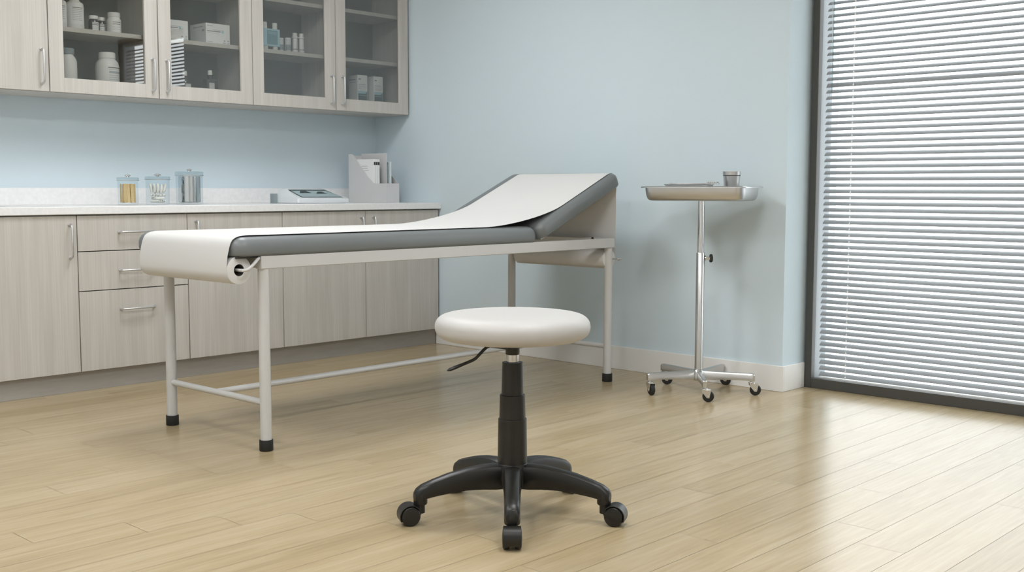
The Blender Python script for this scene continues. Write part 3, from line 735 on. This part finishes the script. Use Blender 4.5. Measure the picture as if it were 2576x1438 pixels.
# lever (leaves to the left as the camera sees it)
lat = V(-rt.x, -rt.y, 0); tow = V(-fw.x, -fw.y, 0).normalized()
def P(l, f_, z): v = lat*l+tow*f_; return V(v.x, v.y, z)
bm = B(); tube(bm, [P(.045, .0, .532), P(.078, .0, .521), P(.088, .0, .512), P(.112, .0, .486), P(.122, .0, .480), P(.150, .0, .468)], .0048, 12); lv = obj('height_lever', bm, M['plastic'], ST)
bm = B(); tube(bm, [P(.140, 0, .4715), P(.150, 0, .468), P(.175, 0, .458), P(.190, .0, .4515), P(.199, .0, .4485)], .008, 14, rr=[.006, .0085, .0105, .0095, .004], flat=.55); obj('lever_grip', bm, M['plastic'], lv)
# base
bm = B(); lathe(bm, [(.040, .088), (.050, .093), (.053, .12), (.050, .152), (.046, .1655), (.030, .168)], seg=48); obj('hub', bm, M['plastic'], ST, bevel=.002)
def arm_bm():
    bm = B()
    st = [(.020, .160, .090, .056), (.06, .1655, .090, .056), (.10, .164, .093, .052), (.15, .157, .094, .050), (.20, .146, .090, .048), (.25, .131, .083, .046), (.285, .118, .076, .045), (.300, .108, .072, .042), (.308, .094, .072, .036)]
    rs = []
    for x, zt, zb, w_ in st:
        h = w_/2; r_ = min(.016, (zt-zb)*.35)
        rs.append([V(x, -h*.86, zb), V(x, h*.86, zb), V(x, h, zb+.006), V(x, h, zt-r_), V(x, h*.82, zt-r_*.35), V(x, h*.4, zt), V(x, -h*.4, zt), V(x, -h*.82, zt-r_*.35), V(x, -h, zt-r_), V(x, -h, zb+.006)])
    rings(bm, rs); 
    # downward socket at the tip
    rings(bm, [[V(.289+q*math.cos(2*PI*i/20)*.95, q*math.sin(2*PI*i/20)*1.05, z) for i in range(20)] for q, z in ((.0205, .060), (.0220, .064), (.0215, .095), (.016, .105))])
    return bm
def caster(parent, x, y, ang):
    """twin wheel with hood trailing along +x of its own frame"""
    cc = bpy.data.objects.new('caster', None)
    bm = B(); cx, cz, rh = .034, .0305, .0335; n = 18
    rs = []
    for i in range(n+1):
        a = math.radians(-28+172*i/n); ca, sa = math.cos(a), math.sin(a)
        rs.append([V(cx+ca*rh, -.025, cz+sa*rh), V(cx+ca*rh, .025, cz+sa*rh), V(cx+ca*(rh-.003), .025, cz+sa*(rh-.003)), V(cx+ca*(rh-.003), -.025, cz+sa*(rh-.003))])
    rings(bm, rs)
    rs = []
    for i in range(n+1):
        a = math.radians(-28+172*i/n); ca, sa = math.cos(a), math.sin(a)
        rs.append([V(cx+ca*(rh-.003), -.006, cz+sa*(rh-.003)), V(cx+ca*(rh-.003), .006, cz+sa*(rh-.003)), V(cx+ca*.004, .006, cz+sa*.004), V(cx+ca*.004, -.006, cz+sa*.004)])
    rings(bm, rs)
    cyl(bm, (.003, 0, .034), (.003, 0, .0605), .0165, seg=24); box(bm, .000, .022, -.010, .010, .028, .050)
    cst = obj('caster', bm, M['plastic'], parent, bevel=.0015)
    cst.location = (x, y, 0); cst.rotation_euler = (0, 0, ang)
    for s in (-1, 1):
        bm = B(); seg = 36
        prof = [(.006, .0075), (.0265, .0075), (.0295, .010), (.0300, .016), (.0292, .023), (.0262, .0262), (.022, .0268), (.004, .0285)]
        rings(bm, [[V(cx+q*math.cos(2*PI*i/seg), s*y_, .0300+q*math.sin(2*PI*i/seg)) for i in range(seg)] for q, y_ in prof])
        obj('wheel', bm, M['plastic'], cst)
for kk in range(5):
    a = math.radians(223.2+72*kk)
    ar = obj('base_arm', arm_bm(), M['plastic'], ST, bevel=.0015); ar.rotation_euler = (0, 0, a)
    caster(ST, .289*math.cos(a), .289*math.sin(a), a)

# ------------------------------------------------------------------ instrument stand
TC = V(4.600, 3.062, 0)
TS = thing('instrument_stand', 'stainless instrument stand with shallow tray on a five-wheeled pole base', 'instrument stand', TC)
bm = B(); lathe(bm, [(.0205, .058), (.0205, .688), (.019, .690)], seg=40); obj('lower_pole', bm, M['steel'], TS)
bm = B(); lathe(bm, [(.0162, .6895), (.0162, .943)], seg=40); obj('upper_pole', bm, M['chrome'], TS)
rv = V(rt.x, rt.y, 0)
bm = B(); cyl(bm, rv*.020+V(0, 0, .664), rv*.026+V(0, 0, .664), .013, seg=20); cyl(bm, rv*.026+V(0, 0, .664), rv*.046+V(0, 0, .662), .007, .009, seg=16); kn = obj('clamp_screw', bm, M['chrome'], TS)
bm = B()
seg = 30; x_, y_ = V(0, 0, 1), V(-rt.y*-1, rt.x*-1, 0)
y_ = V(fw.x, fw.y, 0).normalized()
rings(bm, [[rv*d_+V(0, 0, .662)+x_*(q*(1+.12*(i % 6 < 3))*math.cos(2*PI*i/seg))+y_*(q*(1+.12*(i % 6 < 3))*math.sin(2*PI*i/seg)) for i in range(seg)] for d_, q in ((.045, .016), (.048, .0185), (.056, .0185), (.059, .015))])
obj('clamp_knob', bm, M['rubber'], kn)
bm = B(); lathe(bm, [(.028, .060), (.033, .066), (.033, .100), (.026, .112), (.0207, .116)], seg=40); obj('hub', bm, M['alu'], TS)
# arm azimuth and caster heading
tips = [(220, -58), (149.5, -118), (76.5, -60), (6.5, -62), (-66.5, -50)]
for a_, head in tips:
    a = math.radians(a_)
    bm = B(); rs = []
    for x, zt, zb, w_ in ((.022, .109, .064, .026), (.06, .108, .066, .024), (.13, .1075, .070, .022), (.20, .1075, .072, .020), (.260, .1070, .0705, .020), (.271, .1045, .0705, .020), (.275, .100, .0705, .018)):
        h = w_/2; rs.append([V(x, -h, zb), V(x, h, zb), V(x, h, zt-.004), V(x, h-.003, zt), V(x, -h+.003, zt), V(x, -h, zt-.004)])
    rings(bm, rs); ar = obj('base_arm', bm, M['alu'], TS, bevel=.0012); ar.rotation_euler = (0, 0, a)
    sx, sy = .260*math.cos(a), .260*math.sin(a)
    off = .018; rw_ = .0275
    bm = B(); cyl(bm, (0, 0, .062), (0, 0, .0702), .008, seg=20); lathe(bm, [(.0150, .0585), (.0165, .060), (.0165, .064), (.0145, .0655)], seg=28)
    for s in (-1, 1):
        prism(bm, [(-.012, .0590), (off+.012, .0590), (off+.012, .050), (off+.006, .020), (off-.006, .020), (-.012, .050)], 'y', s*.0135-.001, s*.0135+.001)
    cyl(bm, (off, -.0165, rw_), (off, .0165, rw_), .0042, seg=16)
    box(bm, -.012, off+.012, -.0125, .0125, .0572, .0590)
    cs = obj('caster', bm, M['chrome'], TS, bevel=.0005); cs.location = (sx, sy, 0); cs.rotation_euler = (0, 0, math.radians(head))
    bm = B(); seg = 40
    rings(bm, [[V(off+q*math.cos(2*PI*i/seg), yy, rw_+q*math.sin(2*PI*i/seg)) for i in range(seg)] for q, yy in ((.012, -.0105), (.0225, -.0105), (rw_-.001, -.007), (rw_, 0), (rw_-.001, .007), (.0225, .0105), (.012, .0105))])
    obj('wheel', bm, M['rubber'], cs)
# tray
TA = math.radians(15.2)
bm = B(); HL, HS = .252, .155; zb, zt = .0, .068   # half lengths at the wall top; long axis = local y
prof = [(.036, 0), (.026, .0012), (.0185, .0045), (.0135, .010), (.0100, .018), (.0068, .030), (.0045, .046), (.0035, .0655)]
seg = 8; rs = []
for d_, z in prof: rs.append([V(p[0], p[1], z) for p in rrect(-HS+d_, HS-d_, -HL+d_, HL-d_, .045-d_*.6, seg)])
for d_, z in ((-.004, .0685), (-.012, .0690), (-.016, .0670), (-.017, .0635), (-.0155, .0635), (-.0145, .0660), (-.010, .0675), (-.003, .0670)):
    pass
outer = rs[:]
rim = [(-.012, .0675), (-.0165, .0655), (-.0172, .0620), (-.0185, .0620), (-.0182, .0665), (-.0140, .0702), (-.0040, .0702), (.0045, .0690)]
for d_, z in rim: rs.append([V(p[0], p[1], z) for p in rrect(-HS+d_, HS-d_, -HL+d_, HL-d_, .047-d_, seg)])
for d_, z in ((.0150, .017), (.0205, .0085), (.029, .0042), (.04, .003)): rs.append([V(p[0], p[1], z) for p in rrect(-HS+d_, HS-d_, -HL+d_, HL-d_, .045-d_*.6, seg)])
rings(bm, rs); tr = obj('tray', bm, M['steel'], TS); tr.location = (.003, 0, .9435); tr.rotation_euler = (0, 0, TA)
TZ = .9435+.0032
def ontray(lx, ly): c, s = math.cos(TA), math.sin(TA); return (TC.x+.003+lx*c-ly*s, TC.y+lx*s+ly*c)
x, y = ontray(.075, -.125)
t = thing('steel_cup', 'small tapered stainless cup standing in the instrument tray', 'cup', (x, y, TZ))
bm = B(); lathe(bm, [(.030, 0), (.033, .002), (.041, .118), (.0415, .120), (.0432, .121), (.0445, .139), (.0425, .1395), (.0405, .121), (.039, .118), (.031, .006), (.002, .0055)], seg=48, cap1=True); obj('cup', bm, M['steel'], t)
bm = B(); lathe(bm, [(.0412, .1175), (.0425, .1185), (.0425, .1195), (.0412, .1205)], seg=48, closed=True); obj('band', bm, M['gap'], t)
x, y = ontray(-.02, .06)
t = thing('instrument_dish', 'shallow oval stainless dish resting in the tray left of the cup', 'dish', (x, y, TZ), TA)
bm = B(); seg = 48
def oval(a, b_, z): return [V(a*math.cos(2*PI*i/seg), b_*math.sin(2*PI*i/seg), z) for i in range(seg)]
rings(bm, [oval(.050, .105, 0), oval(.056, .112, .003), oval(.060, .120, .072), oval(.066, .127, .0755), oval(.066, .127, .0772), oval(.058, .118, .0775), oval(.052, .105, .0085), oval(.04, .09, .006)])
obj('dish', bm, M['steel'], t)
t = thing('forceps', 'steel forceps with ridged dark tips lying across the oval dish', 'forceps', (x, y, TZ+.0778), TA)
bm = B(); box(bm, .012, .018, -.150, .10, .0005, .0045); box(bm, -.004, .002, -.150, .10, .0005, .0045); box(bm, -.004, .018, .088, .10, .0047, .0065); obj('arms', bm, M['steel'], t, bevel=.001)
bm = B()
for i in range(5): cyl(bm, (-.007, -.095-.011*i, .0068), (.021, -.095-.011*i, .0068), .0042, seg=12)
obj('ridged_grip', bm, M['steel'], t)
